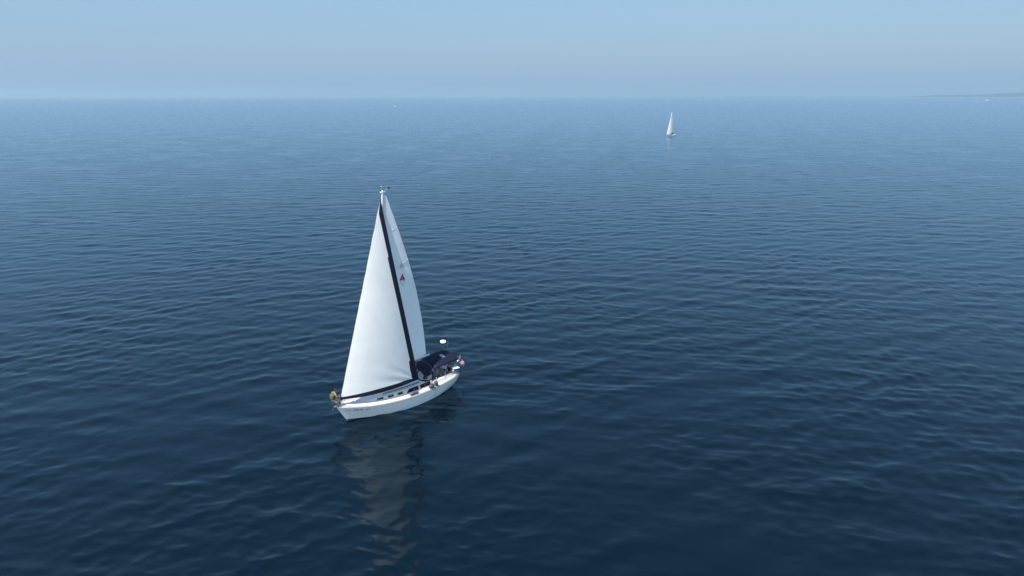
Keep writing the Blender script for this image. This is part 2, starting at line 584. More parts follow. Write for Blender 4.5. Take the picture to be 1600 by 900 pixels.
def lettering(parent, text, s0, lev, size, side, name, material):
    """small block letters laid on the topsides, as bars of a seven by five grid"""
    FONT = {'I': '010 010 010 010 010', 'L': '100 100 100 100 111', '1': '010 110 010 010 111', '0': '111 101 101 101 111',
            '4': '101 101 111 001 001', '8': '111 101 111 101 111', '6': '111 100 111 101 111', 'A': '010 101 111 101 101',
            'T': '111 010 010 010 010', '7': '111 001 010 010 010', ' ': '000 000 000 000 000', 'F': '111 100 110 100 100'}
    ds = size / 11.0 / 3.0 * .85
    dl = size / 1.4 / 5.0
    cur = s0
    for ch in text:
        mb = MB()
        for r_, row in enumerate(FONT[ch].split()):
            for c_, bit in enumerate(row):
                if bit == '1':
                    q = []
                    for (a, b) in ((0, 0), (1, 0), (1, 1), (0, 1)):
                        p = hull_point(cur - side * (c_ + a) * ds, lev - (r_ + b) * dl)
                        q.append((p[0], (p[1] + .006) * side, p[2]))
                    mb.add(q, [(0, 1, 2, 3)])
        if ch != ' ':
            mb.build(name, material, parent)
        cur -= side * ds * (4.2 if ch != ' ' else 3.4)


lettering(hull, 'IL 1048 AT', .963, .80, .14, 1, 'registration_letter', M['letter'])


def build_deck(parent):
    mb = MB()
    def row(x, y0, y1, n=9):
        Y = sheer_y(x)
        return [(x, y, sheer_z(x) - .03 + .07 * (1 - min(1, abs(y) / max(Y, .01)) ** 2)) for y in np.linspace(y0, y1, n)]
    xs = [5.46, 5.3, 5.1, 4.8] + list(np.linspace(4.4, -2.45, 24))
    mb.grid([row(x, -sheer_y(x) + .01, sheer_y(x) - .01, 13) for x in xs])
    xs2 = list(np.linspace(-2.45, -5.05, 12))
    for sg in (1, -1):
        mb.grid([row(x, sg * .98, sg * (sheer_y(x) - .01), 5) for x in xs2])
    mb.grid([row(x, -sheer_y(x) + .01, sheer_y(x) - .01, 13) for x in (-5.05, -5.25, -5.47)])
    d = mb.build('deck', M['deck'], parent)
    for sg in (1, -1):
        rows = []
        for i in range(70):
            x = 5.36 - 10.8 * i / 69
            y = sheer_y(x); z = sheer_z(x) - .03
            rows.append([(x, sg * (y - .045), z), (x, sg * (y - .045), z + .075), (x, sg * (y - .005), z + .075), (x, sg * (y - .005), z)])
        MB().grid(rows, False).build('toe_rail', M['deck'], d)
    # foredeck hatch and anchor roller
    hz = sheer_z(3.9) + .04
    hb = MB().box((4.15, 0, hz + .03), (.42, .42, .06), .015).build('anchor_locker_lid', M['cabin'], d)
    MB().box((5.42, 0, 1.50), (.5, .22, .05), .012).build('bow_platform', M['steel'], d)
    return d


deck = build_deck(yacht)

CX = [-2.5, -1, .5, 1.5, 2.5, 3.2, 3.75]
CW = [1.31, 1.30, 1.18, 1.03, .80, .55, .22]
CH = [.52, .49, .44, .38, .28, .16, .02]


def cabin_side(x, frac, sg=1, off=0.0):
    wb = float(cub(x, CX, CW)); hc = float(cub(x, CX, CH))
    zd = sheer_z(x) + .0
    return (x, sg * (wb - .16 * hc / .5 * frac + off), zd + hc * .88 * frac)


def build_cabin(parent):
    mb = MB()
    rows = []
    for x in list(np.linspace(-2.5, 3.2, 40)) + [3.4, 3.55, 3.68, 3.75]:
        wb = float(cub(x, CX, CW)); hc = float(cub(x, CX, CH)); zd = sheer_z(x)
        r = []
        base = cabin_side(x, 0); top = cabin_side(x, 1)
        half = [(base[1] + .04, zd - .04), (base[1], zd + .02 * hc)]
        half += [(base[1] + (top[1] - base[1]) * t, zd + hc * .88 * t) for t in (.25, .5, .75, .93)]
        ym = top[1]
        half += [(ym - .02, zd + hc * .90), (ym - .07, zd + hc * .955), (ym - .16, zd + hc * .985), (ym * .6, zd + hc + .03), (ym * .3, zd + hc + .055), (0, zd + hc + .062)]
        r = [(x, y, z) for y, z in half] + [(x, -y, z) for y, z in half[-2::-1]]
        rows.append(r)
    mb.grid(rows)
    o = len(rows[0])
    mb.add(rows[0], [tuple(range(o))])
    c = mb.build('cabin_trunk', M['cabin'], parent)
    def pane(x0, x1, f0, f1, slant, name, m, sg):
        def surf(off):
            out = []
            for i in range(9):
                r = []
                for j in range(4):
                    fr = f0 + (f1 - f0) * j / 3
                    xa = x1 - slant * (1 if slant > 0 else 0) * j / 3          # forward edge slants aft going up
                    xb = x0 - (slant if slant < 0 else 0) * j / 3
                    r.append(cabin_side(xb + (xa - xb) * i / 8, fr, sg, off))
                out.append(r)
            return out
        return solidify(surf(.010), .03, (0, -sg, 0)).build(name, m, c)
    for sg in (1, -1):
        for x in (2.20, 1.36, .55):
            w = pane(x - .24, x + .24, .34, .82, 0, 'portlight', M['glass'], sg)
            # pale raised frame round it
            pts = [cabin_side(x + a, f, sg, .012) for a, f in ((-.22, .32), (.22, .32), (.22, .76), (-.22, .76), (-.22, .32))]
            MB().tube(pts, .009, 5).build('window_frame', M['cabin'], w)
        pane(-1.14, .0, .22, .88, .26, 'saloon_window', M['glass'], sg)
        pane(-2.34, -1.30, .22, .88, 0, 'saloon_window', M['glass'], sg)
        # teak handrail along the edge of the cabin top
        pts = []
        for i in range(25):
            x = 1.85 - 3.2 * i / 24
            p = cabin_side(x, 1.0, sg, -.16)
            pts.append((x, p[1], p[2] + .12 ))
        hr = MB().tube(pts, .030, 6).build('handrail', M['teak'], c)
        for i in range(0, 25, 4):
            MB().box((pts[i][0], pts[i][1], pts[i][2] - .05), (.07, .03, .08)).build('handrail_foot', M['teak'], hr)
    # companionway hatch slide and mid hatch
    MB().box((-1.75, 0, 1.72), (1.0, .75, .06), .02).build('companionway_hatch', M['cabin'], c)
    MB().box((2.35, 0, sheer_z(2.35) + .38), (.5, .5, .05), .015).build('deck_hatch', M['glass'], c)
    return c


cabin = build_cabin(yacht)


def build_cockpit(parent):
    sole = MB()
    sole.box((-3.75, 0, .40), (2.6, 1.96, .06))
    c = sole.build('cockpit_sole', M['deck'], parent)
    for sg in (1, -1):
        # seat bench and coaming
        MB().box((-3.55, sg * .72, .66), (2.15, .5, .5), .03).build('cockpit_bench', M['deck'], c)
        rows = []
        for i in range(26):
            x = -2.35 - 2.75 * i / 25
            z = sheer_z(x)
            k = math.sin(min(1, i / 4) * math.pi / 2) * math.sin(min(1, (25 - i) / 5) * math.pi / 2 * .9 + .15)
            yo = 1.22 - .10 * i / 25
            rows.append([(x, sg * (yo + .10), z - .02), (x, sg * (yo + .04), z + .14 * k), (x, sg * (yo - .02), z + .25 * k), (x, sg * (yo - .10), z + .28 * k),
                         (x, sg * (yo - .18), z + .26 * k), (x, sg * (yo - .22), z - .1), (x, sg * .97, .42)])
        MB().grid(rows).build('coaming', M['cabin'], c)
        MB().box((-3.4, sg * .74, .945), (1.7, .46, .07), .025).build('seat_cushion', M['cushion'], c)
        # winch on the coaming
        zc = sheer_z(-3.0) + .27
        MB().lathe([(0, .16), (.055, .16), (.06, .13), (.045, .10), (.05, .03), (.075, 0), (.075, -.02)], (-3.05, sg * 1.10, zc), 14).build('winch', M['steel'], c)
    MB().box((-3.15, .90, 1.20), (.62, .10, .46), .04, Matrix.Rotation(R(10), 3, 'X')).build('backrest_cushion', M['cushion'], c)
    MB().box((-5.06, 0, .8), (.06, 1.94, .75)).build('aft_bulkhead', M['cabin'], c)
    MB().box((-2.47, 0, .95), (.05, 1.9, 1.1)).build('forward_bulkhead', M['cabin'], c)
    MB().box((-2.505, 0, 1.0), (.03, .62, .9)).build('companionway_boards', M['teak'], c)
    # pedestal with wheel
    ped = MB().tube([(-4.1, 0, .42), (-4.1, 0, 1.25), (-4.12, 0, 1.42)], [.11, .09, .07], 12).build('steering_pedestal', M['white'], c)
    pts = [(-4.24, .42 * math.cos(a), 1.2 + .42 * math.sin(a)) for a in np.linspace(0, 2 * math.pi, 33)]
    w = MB().tube(pts, .015, 6)
    for k in range(5):
        a = 2 * math.pi * k / 5
        w.tube([(-4.22, 0, 1.2), (-4.24, .42 * math.cos(a), 1.2 + .42 * math.sin(a))], .008, 5)
    w.build('steering_wheel', M['steel'], ped)
    return c


cockpit = build_cockpit(yacht)

# mast, boom, standing rigging
MAST_X = 1.35
MTOP = 16.82
mast = None
rows = []
for i in range(25):
    z = 1.55 + (MTOP - 1.55) * i / 24
    rows.append([(MAST_X - .10 * 0 + .105 * math.cos(a), .075 * math.sin(a), z) for a in np.linspace(0, 2 * math.pi, 17)[:-1]])
mb = MB().grid(rows, True, True)
mb.add(rows[-1], [tuple(range(16))])
mast = mb.build('mast', M['alu'], yacht)
for z, hw in ((6.6, .80), (11.6, .45)):
    for sg in (1, -1):
        MB().tube([(MAST_X, sg * .06, z), (MAST_X - .12, sg * hw, z + .06)], [.045, .028], 8).build('spreader', M['alu'], mast)
mh = MB().box((MAST_X - .02, 0, MTOP + .03), (.42, .11, .08), .02)
mh.build('masthead_fitting', M['alu'], mast)
MB().tube([(MAST_X + .10, .02, MTOP + .05), (MAST_X + .12, .02, MTOP + .45)], .008, 5).build('whip_antenna', M['steel'], mast)
wv = MB().tube([(MAST_X - .12, 0, MTOP + .05), (MAST_X - .42, .1, MTOP + .32)], .012, 5).build('wind_vane_arm', M['steel'], mast)
MB().box((MAST_X - .46, .11, MTOP + .36), (.20, .015, .08)).ball((MAST_X - .46, .11, MTOP + .30), .05, 8, 5).build('wind_vane', M['black'], wv)
MB().ball((MAST_X + .02, .03, MTOP + .12), (.06, .06, .07), 8, 6).build('anchor_light', M['white'], mast)

BOOM0 = Vector((MAST_X - .12, 0, 3.02)); BOOM1 = Vector((-2.98, .26, 3.30))
boom = MB().tube([BOOM0, BOOM0.lerp(BOOM1, .5), BOOM1], [.085, .09, .08], 12).build('boom', M['alu'], yacht)
MB().tube([BOOM0.lerp(BOOM1, .3) + Vector((0, 0, -.08)), (MAST_X - .15, 0, 1.75)], .02, 6).build('boom_vang', M['rope'], boom)
MB().tube([BOOM0.lerp(BOOM1, .7) + Vector((0, 0, -.08)), (-1.75, 0.05, 1.78)], .018, 6).build('mainsheet', M['rope'], boom)


def wire(name, a, b, r=.006, parent=yacht, m='wire'):
    return MB().tube([a, b], r, 5).build(name, M[m], parent)


wire('forestay', (5.29, 0, 1.50), (MAST_X + .1, 0, MTOP - .05), .012)
wire('backstay', (-5.42, 0, 1.2), (MAST_X - .2, 0, MTOP + .03), .006)
for sg in (1, -1):
    wire('shroud', (MAST_X - .1, sg * .92, sheer_z(1.2) + .3), (MAST_X - .12, sg * .80, 6.66))
    wire('shroud', (MAST_X - .12, sg * .80, 6.66), (MAST_X - .12, sg * .45, 11.66))
    wire('shroud', (MAST_X - .12, sg * .45, 11.66), (MAST_X, sg * .06, MTOP - .1))
    wire('shroud', (MAST_X - .4, sg * .92, sheer_z(.9) + .3), (MAST_X, sg * .06, 6.5))


# ---- sails
def make_genoa(parent, T, H, C, strip=True, clothm='genoa', nu=34, nv=90, camber=.082, belly=.26, roach=.02, hollow=.16, foot_h=(.2, .4), sw=(.46, .62)):
    T, H, C = np.array(T, float), np.array(H, float), np.array(C, float)
    sz = np.linalg.norm(H - T)
    k = sz / 15.0
    def P(u, v):
        L = T + (H - T) * v
        E = C + (H - C) * v
        dirn = (L - E) / (np.linalg.norm(L - E) + 1e-6)
        E = E + dirn * hollow * k * math.sin(math.pi * v)
        E = E + np.array([0, belly * k * math.sin(math.pi * min(1, v * 1.05)), 0])
        p = L + (E - L) * u
        ch = np.linalg.norm(E - L)
        uu = u ** .85
        p = p + np.array([0, 1, 0]) * camber * ch * 4 * uu * (1 - uu) * (.75 + .5 * math.sin(math.pi * min(1, v + .15)))
        p = p - np.array([0, 0, 1]) * roach * k * math.sin(math.pi * u) * (1 - v) ** 6
        # tension folds running out from the clew, and faint ones along the luff
        d = p - C
        rr = math.hypot(d[0], d[2]); th = math.atan2(d[2], -d[0] * -1 if False else d[0])
        fold = .045 * k * math.sin(th * 19) * math.exp(-(rr / (3.2 * k)) ** 2) * min(1, rr / (.5 * k))
        fold += .010 * k * math.sin(th * 47 + 1.3) * math.exp(-(rr / (1.7 * k)) ** 2)
        fold += .012 * k * math.sin(v * 60) * math.exp(-u * 16)
        p = p + np.array([0, fold, 0])
        return p
    us = lambda v: 1 - min(.8, (sw[1] if v < .11 else sw[0] if v < .70 else sw[0] * .82) * k / max(.3, np.linalg.norm((C + (H - C) * v) - (T + (H - T) * v))))
    vf = lambda u: (foot_h[0] + (foot_h[1] - foot_h[0]) * math.sin(math.pi * min(1, u * .9)) ) * k / sz if strip else 0.0
    rows = []
    vlist = list(np.linspace(0, .10, 14)) + list(np.linspace(.109, .111, 2)) + list(np.linspace(.13, .69, 44)) + [.699, .701] + list(np.linspace(.72, .985, 22))
    for v in vlist:
        ue = us(v) if strip else 1.0
        r = []
        for i in range(nu + 1):
            u = ue * i / nu
            vv = max(v, 0) * (1 - vf(u)) + vf(u)
            r.append(tuple(P(u, vv)))
        rows.append(r)
    g = MB().grid(rows).build('genoa', M[clothm], parent)
    if strip:
        rl = []
        for v in vlist + [1.0]:
            e = us(min(v, .985))
            r = []
            for i in range(7):
                u = e + (1 - e) * i / 6
                vv = v * (1 - vf(e)) + vf(e) if i == 0 else v * (1 - vf(e)) + vf(e) * (1 - 0)
                r.append(tuple(P(u, vv)))
            rl.append(r)
        MB().grid(rl).build('leech_strip', M['strip'], g)
        rf = []
        e0 = us(0)
        for j in range(6):
            r = []
            for i in range(nu + 7):
                u = e0 * i / nu if i <= nu else e0 + (1 - e0) * (i - nu) / 6
                vtop = vf(u) if i <= nu else vf(e0)
                r.append(tuple(P(u, vtop * j / 5)))
            rf.append(r)
        MB().grid(rf).build('foot_strip', M['strip'], g)
    return g, P


genoa, GP = make_genoa(yacht, (5.17, 0, 1.93), (1.55, .04, 16.45), (-1.05, 1.32, 2.10))
MB().tube([(5.29 - .254 * (z - 1.5), 0, z) for z in (1.52, 1.60, 1.70, 1.80)], [.05, .10, .10, .04], 12).build('furler_drum', M['black'], yacht)


def main_point(u, v, lo, hi, b1, roach, camber):
    """u from luff to leech, v from foot to head"""
    L = lo + (hi - lo) * v
    E = b1 + (hi + np.array([-.12, 0, 0]) - b1) * v
    E = E + np.array([-1, 0, .1]) * roach * (math.sin(math.pi * v ** .9) ** 1.0)
    E = E + np.array([0, .22 * math.sin(math.pi * v * .9), 0])
    p = L + (E - L) * u
    ch = np.linalg.norm(E - L)
    p = p + np.array([0, 1, 0]) * camber * ch * 4 * (u ** .8) * (1 - u ** .8) * (.3 + math.sin(math.pi * min(1, v + .1)) * .9)
    return p


MLO = np.array((MAST_X - .13, 0, 3.17)); MHI = np.array((MAST_X - .13, 0, 16.62)); MB1 = np.array((-2.66, .24, 3.42))
MP = lambda u, v: main_point(u, v, MLO, MHI, MB1, .44, .085)
rows = []
for v in np.linspace(0, 1, 80):
    rows.append([tuple(MP(u, v) + np.array([0, .012 * math.sin(v * 70 + u * 9) * math.exp(-((v % .25) - .1) ** 2 * 60), 0])) for u in np.linspace(0, 1, 26)])
mainsail = MB().grid(rows).build('mainsail', M['main'], yacht)
for v0, v1, ln in ((.20, .235, .55), (.40, .43, .55), (.60, .625, .6), (.80, .82, .75)):
    for sg in (1,):
        pts = [tuple(MP(1 - ln * t, v1 + (v0 - v1) * (t) + .0) + np.array([0, .012 * sg, 0])) for t in np.linspace(0, 1, 12)]
        MB().tube(pts, [.010] * 12, 5).build('batten', M['main'], mainsail)


def sail_uv(x, z):
    """u, v on the mainsail of a point given by its x and z"""
    v = (z - 3.3) / 13.3; u = .5
    for _ in range(30):
        p = MP(u, v)
        v += (z - p[2]) / 13.3
        w = MP(min(1, u + .01), v)[0] - p[0]
        u = min(1.2, max(-.2, u + .8 * (x - p[0]) / (w / .01)))
    return u, v


def emblem(cx, cz, w, h, side, name, parent, full=True):
    """red triangle with a pale C in it above an outlined inverted triangle"""
    def at(x, z, off):
        u, v = sail_uv(x, z)
        p = MP(u, v)
        return (p[0], p[1] + side * off, p[2])
    mb = MB()
    n = 6
    for i in range(n):
        a, b = i / n, (i + 1) / n
        ha, hb = (1 - a) * w / 2, (1 - b) * w / 2
        mb.add([at(cx - ha, cz + a * h, .012), at(cx + ha, cz + a * h, .012), at(cx + hb, cz + b * h, .012), at(cx - hb, cz + b * h, .012)], [(0, 1, 2, 3)])
    e = mb.build(name, M['red'], parent)
    cm = MB()
    pts = [(cx + .07 * math.cos(a) * side * -1, cz + .145 + .075 * math.sin(a)) for a in np.linspace(R(50), R(310), 12)]
    cm.tube([at(x, z, .02) for x, z in pts], .014, 5).build('emblem_letter', M['flagwhite'], e)
    if full:
        tri = [(cx - w * .42, cz - .05), (cx + w * .42, cz - .05), (cx, cz - h * .85)]
        cm = MB()
        for k in range(3):
            a, b = tri[k], tri[(k + 1) % 3]
            cm.tube([at(a[0] + (b[0] - a[0]) * t, a[1] + (b[1] - a[1]) * t, .014) for t in np.linspace(0, 1, 6)], .011, 5)
        cm.build('emblem_outline', M['letter'], e)
    return e


emblem(-.12, 10.20, .52, .50, 1, 'emblem', mainsail)
emblem(-.10, 11.15, .52, .50, -1, 'emblem', mainsail, full=False)

# genoa sheet from the clew aft to the winch
cl = GP(1, .0)
MB().tube([tuple(cl), tuple(Vector(cl).lerp(Vector((-3.0, 1.2, 1.48)), .5) - Vector((0, 0, .05))), (-3.0, 1.2, 1.48)], .011, 6).build('genoa_sheet', M['rope'], yacht)

# ---- pulpit, pushpit, stanchions, lifelines
pul = MB()
pul.tube([(4.35, .72, sheer_z(4.35) + .62), (4.9, .52, 2.02), (5.45, .34, 2.03), (5.78, .16, 2.02), (5.85, 0, 2.02), (5.78, -.16, 2.02), (5.45, -.34, 2.03), (4.9, -.52, 2.02), (4.35, -.72, sheer_z(4.35) + .62)], .016, 7)
for sg in (1, -1):
    pul.tube([(5.6, sg * .25, 2.02), (5.36, sg * .13, 1.5)], .014, 6)
    pul.tube([(4.9, sg * .52, 2.02), (4.75, sg * .50, sheer_z(4.75))], .014, 6)
    pul.tube([(4.35, sg * .72, sheer_z(4.35) + .62), (4.4, sg * .70, sheer_z(4.4))], .014, 6)
    pul.tube([(4.82, sg * .51, 1.72), (5.48, sg * .19, 1.76)], .012, 6)
pulpit = pul.build('bow_pulpit', M['steel'], yacht)
MB().box((5.66, 0, 2.045), (.26, .34, .035), .01).build('pulpit_seat', M['teak'], pulpit)
anc = MB()
anc.tube([(5.2, 0, 1.56), (5.75, 0, 1.50), (5.86, 0, 1.36)], .022, 6)
anc.tube([(5.7, .16, 1.30), (5.86, 0, 1.34), (5.7, -.16, 1.30)], [.015, .035, .015], 6)
anc.build('anchor', M['galv'], yacht)

STX = (2.85, 1.75, .75, -.3, -1.35, -2.5, -3.7)
for sg in (1, -1):
    prev_hi = (4.35, sg * .72, sheer_z(4.35) + .62); prev_lo = (4.38, sg * .71, sheer_z(4.35) + .32)
    for x in STX:
        y = sheer_y(x) - .07; z = sheer_z(x)
        MB().tube([(x, sg * y, z), (x, sg * y, z + .64)], .014, 6).build('stanchion', M['wire'], yacht)
        hi_, lo_ = (x, sg * y, z + .63), (x, sg * y, z + .33)
        wire('lifeline', prev_hi, hi_, .0035); wire('lifeline', prev_lo, lo_, .0035)
        prev_hi, prev_lo = hi_, lo_
    end_hi = (-4.55, sg * (sheer_y(-4.55) - .07), sheer_z(-4.5) + .66)
    wire('lifeline', prev_hi, end_hi, .0035)
push = MB()
for zz in (.66, .36):
    pts = [(-4.55, sheer_y(-4.55) - .07), (-5.0, sheer_y(-5.0) - .07), (-5.38, 1.12), (-5.46, .8)]
    for sg in (1, -1):
        push.tube([(x, sg * y, sheer_z(x) + zz) for x, y in pts], .015, 6)
push.tube([(-5.46, .8, sheer_z(-5.4) + .66), (-5.46, -.8, sheer_z(-5.4) + .66)], .015, 6)
for sg in (1, -1):
    for x, y in ((-4.55, sheer_y(-4.55) - .07), (-5.38, 1.12), (-5.46, .8)):
        push.tube([(x, sg * y, sheer_z(x)), (x, sg * y, sheer_z(x) + .66)], .015, 6)
pushpit = push.build('stern_rail', M['steel'], yacht)
for sg in (1, -1):
    MB().box((-5.08, sg * 1.12, sheer_z(-5) + .64), (.60, .40, .05), .015, Matrix.Rotation(R(-14 * sg), 3, 'Z')).build('corner_seat', M['white'], pushpit)


# ---- spray dodger and bimini
def arch_row(x, hw, ze, zc, n=17, p=2.4):
    out = []
    for i in range(n):
        t = -1 + 2 * i / (n - 1)
        out.append((x, hw * t, ze + (zc - ze) * (1 - abs(t) ** p)))
    return out


def build_dodger(parent):
    # canvas hood: top from the raised hoop aft, windscreen slope in front, sides
    top = [arch_row(-1.95, 1.02, 2.02, 2.46, 21, 3), arch_row(-2.1, 1.06, 2.12, 2.56, 21, 3), arch_row(-2.35, 1.10, 2.18, 2.62, 21, 3), arch_row(-2.72, 1.12, 2.16, 2.62, 21, 3)]
    d = solidify(top, .012, (0, 0, -1)).build('dodger', M['navy'], parent)
    # aft hem, light catching the navy canvas painted in as a paler colour
    MB().tube(arch_row(-2.73, 1.13, 2.16, 2.63, 21, 3), .024, 6).build('dodger_hem', M['navylit'], d)
    # windscreen panes with navy borders between
    base = []
    n = 21
    for i in range(n):
        t = -1 + 2 * i / (n - 1)
        base.append((-1.38 - .42 * abs(t) ** 2.2, 1.12 * t, 1.56 + .08 * (1 - abs(t))))
    upper = arch_row(-1.95, 1.02, 2.02, 2.46, 21, 3)
    rows = [[tuple(np.array(base[i]) + (np.array(upper[i]) - np.array(base[i])) * k / 5) for i in range(n)] for k in range(6)]
    MB().grid(rows).build('dodger_front', M['navy'], d)
    for a, b in ((1, 6), (7, 13), (14, 19)):
        pr = [[tuple(np.array(rows[k][i]) + np.array((.012, 0, .008))) for i in range(a, b + 1)] for k in range(1, 5)]
        MB().grid(pr).build('dodger_window', M['vinyl'], d)
    for sg in (1, -1):
        side = []
        for k in range(6):
            f = k / 5
            x0 = -1.80 - .15 * f; x1 = -2.62 - .10 * f
            yb = 1.17 - .06 * f; z0 = 1.56 + (2.02 - 1.56) * f; z1 = 1.52 + (2.16 - 1.52) * f
            side.append([(x0 + (x1 - x0) * j / 6, sg * yb, z0 + (z1 - z0) * j / 6) for j in range(7)])
        MB().grid(side).build('dodger_side', M['navy'], d)
        MB().grid([[(p[0], p[1] + sg * .012, p[2]) for p in r[1:6]] for r in side[1:5]]).build('dodger_window', M['vinyl'], d)
    return d


dodger = build_dodger(yacht)


def build_bimini(parent):
    rows = []
    for x, hw, ze, zc in ((-2.78, 1.08, 2.28, 2.60), (-3.0, 1.12, 2.42, 2.76), (-3.4, 1.14, 2.50, 2.84), (-4.0, 1.14, 2.54, 2.88), (-4.6, 1.13, 2.57, 2.88), (-5.1, 1.11, 2.56, 2.84), (-5.4, 1.05, 2.52, 2.76), (-5.5, 1.0, 2.44, 2.68)):
        rows.append(arch_row(x, hw, ze, zc, 21, 2.2))
    b = solidify(rows, .012, (0, 0, -1)).build('bimini', M['navy'], parent)
    # valance along the near and far edge
    for sg in (1, -1):
        e = [r[-1 if sg > 0 else 0] for r in rows]
        MB().grid([[(p[0], p[1] + sg * .004, p[2]) for p in e], [(p[0], p[1] + sg * .02, p[2] - .09) for p in e]]).build('bimini_valance', M['navy'], b)
    # tube hoops down to the coaming
    for x, foot in ((-3.0, -3.7), (-4.2, -3.9), (-5.38, -4.3)):
        hoop = arch_row(x, 1.10, 2.42, 2.72, 15, 2.4)
        pts = [(foot, -1.16, 1.36)] + hoop + [(foot, 1.16, 1.36)]
        MB().tube(pts, .013, 6).build('bimini_hoop', M['steel'], b)
    # pale see-through panel let into the top
    def on(x, y):
        i = 0
        xs = [r[0][0] for r in rows]
        z = np.interp(-x, [-q for q in xs], [np.interp(y, [p[1] for p in r], [p[2] for p in r]) for r in rows])
        return (x, y, float(z) + .012)
    MB().grid([[on(-4.08 - .32 * i / 3 + .0, .16 + .42 * j / 4) for j in range(5)] for i in range(4)]).build('roof_window', M['pale'], b)
    return b


bimini = build_bimini(yacht)

# ---- radar pole, whip antenna
rp = MB().tube([(-5.44, -.88, sheer_z(-5.4)), (-5.43, -.88, 3.26)], .03, 8).build('radar_pole', M['black'], yacht)
MB().lathe([(0, .11), (.12, .108), (.22, .085), (.255, .03), (.25, -.04), (.20, -.09), (0, -.10)], (-5.43, -.88, 3.36), 24).build('radar_dome', M['white'], rp)
MB().box((-5.43, -.88, 2.44), (.13, .15, .2), .02).build('radar_bracket', M['black'], rp)
MB().tube([(-5.5, -.60, sheer_z(-5.4) + .6), (-5.72, -.55, 3.62)], [.016, .006], 6).build('whip_antenna', M['steel'], yacht)
# flagstaff on the stern rail
FS0 = Vector((-5.47, .62, sheer_z(-5.4) + .1)); FS1 = Vector((-6.02, .64, 2.52))
fst = MB().tube([FS0, FS1], .011, 6).ball(tuple(FS1), .022, 8, 6).build('flagstaff', M['pale'], yacht)


# ================================================================ THINGS ABOARD (top-level, placed by the yacht's own frame)
def flag():
    root = empty('flag', YM @ Matrix.Translation(FS0.lerp(FS1, .55)))
    tag(root, 'small red white and blue striped flag hanging from the stern staff of the yacht', 'flag')
    inv = FS0.lerp(FS1, .55)
    d = (FS1 - FS0).normalized()
    hoist = .62; fly = .95
    def P(a, b):                       # a along the hoist from the top, b along the fly
        top = FS1 - d * .06 - d * (a * hoist)
        sag = .78 * b * fly + .10 * b * b
        out = Vector((-.52 * b * fly, .12 * b * fly, -sag))
        w = .055 * math.sin(b * 9 + a * 2.5) * b ** .5
        q = top + out + Vector((w * .5, w, 0)) + d * (a * hoist * .45 * b)
        return q - inv
    n = 13
    for k in range(n):
        m = M['flagred'] if k % 2 == 0 else M['flagwhite']
        b0 = .4 if k < 7 else 0
        MB().grid([[tuple(P((k + i) / n, b0 + (1 - b0) * j / 12)) for j in range(13)] for i in (0, 1)]).build('stripe', m, root)
    cn = MB().grid([[tuple(P(7 / n * i / 5, .4 * j / 5)) for j in range(6)] for i in range(6)]).build('canton', M['flagblue'], root)
    st = MB()
    for i in range(4):
        for j in range(5):
            p = P(7 / n * (i + .5) / 4, .4 * (j + .5) / 5)
            st.ball(tuple(p), (.016, .016, .016), 5, 3)
    tag(st.build('stars', M['flagwhite'], cn), kind='stuff')


flag()


def fender(loc, axis, length, r, m, label):
    a = Vector(axis).normalized()
    mw = YM @ Matrix.Translation(loc) @ a.to_track_quat('Z', 'Y').to_matrix().to_4x4()
    root = empty('fender', mw)
    h = length / 2
    MB().lathe([(0, h), (r * .35, h), (r * .45, h - .04), (r * .9, h - .09), (r, h - .15), (r, -h + .15), (r * .9, -h + .09), (r * .45, -h + .04), (r * .35, -h), (0, -h)], (0, 0, 0), 16).build('body', M[m], root)
    for s in (1, -1):
        MB().tube([(0, 0, s * h), (0, .03, s * (h + .07)), (.06, .02, s * (h + .10))], .012, 6).build('eye_rope', M['rope'], root)
    tag(root, label, 'fender', 'fenders on the yacht')
    return root


zf = sheer_z(-.4)
fender((-.40, 1.60, zf + .15), (1, .02, .02), .85, .13, 'bluegrey', 'blue grey fender lying on the side deck below the forward saloon window')
zf = sheer_z(-2.2)
fender((-2.08, 1.70, zf + .23), (1, .03, -.1), .55, .17, 'grey', 'short grey fender on the rail just aft of the saloon windows, forward of the two')
fender((-2.58, 1.66, zf + .27), (.35, 0, 1), .5, .15, 'grey', 'grey fender standing upright at the rail beside the cockpit')
# line hanging over the side
pts = [(-2.35, sheer_y(-2.35) - .05, sheer_z(-2.35) + .1), (-2.36, sheer_y(-2.35) + .06, sheer_z(-2.35) + .03), (-2.36, sheer_y(-2.35) + .05, .75), (-2.37, sheer_y(-2.35) + .02, .4), (-2.38, sheer_y(-2.35) - .04, .02)]
MB().tube(pts, .010, 6).build('hanging_line', M['grey'], yacht)


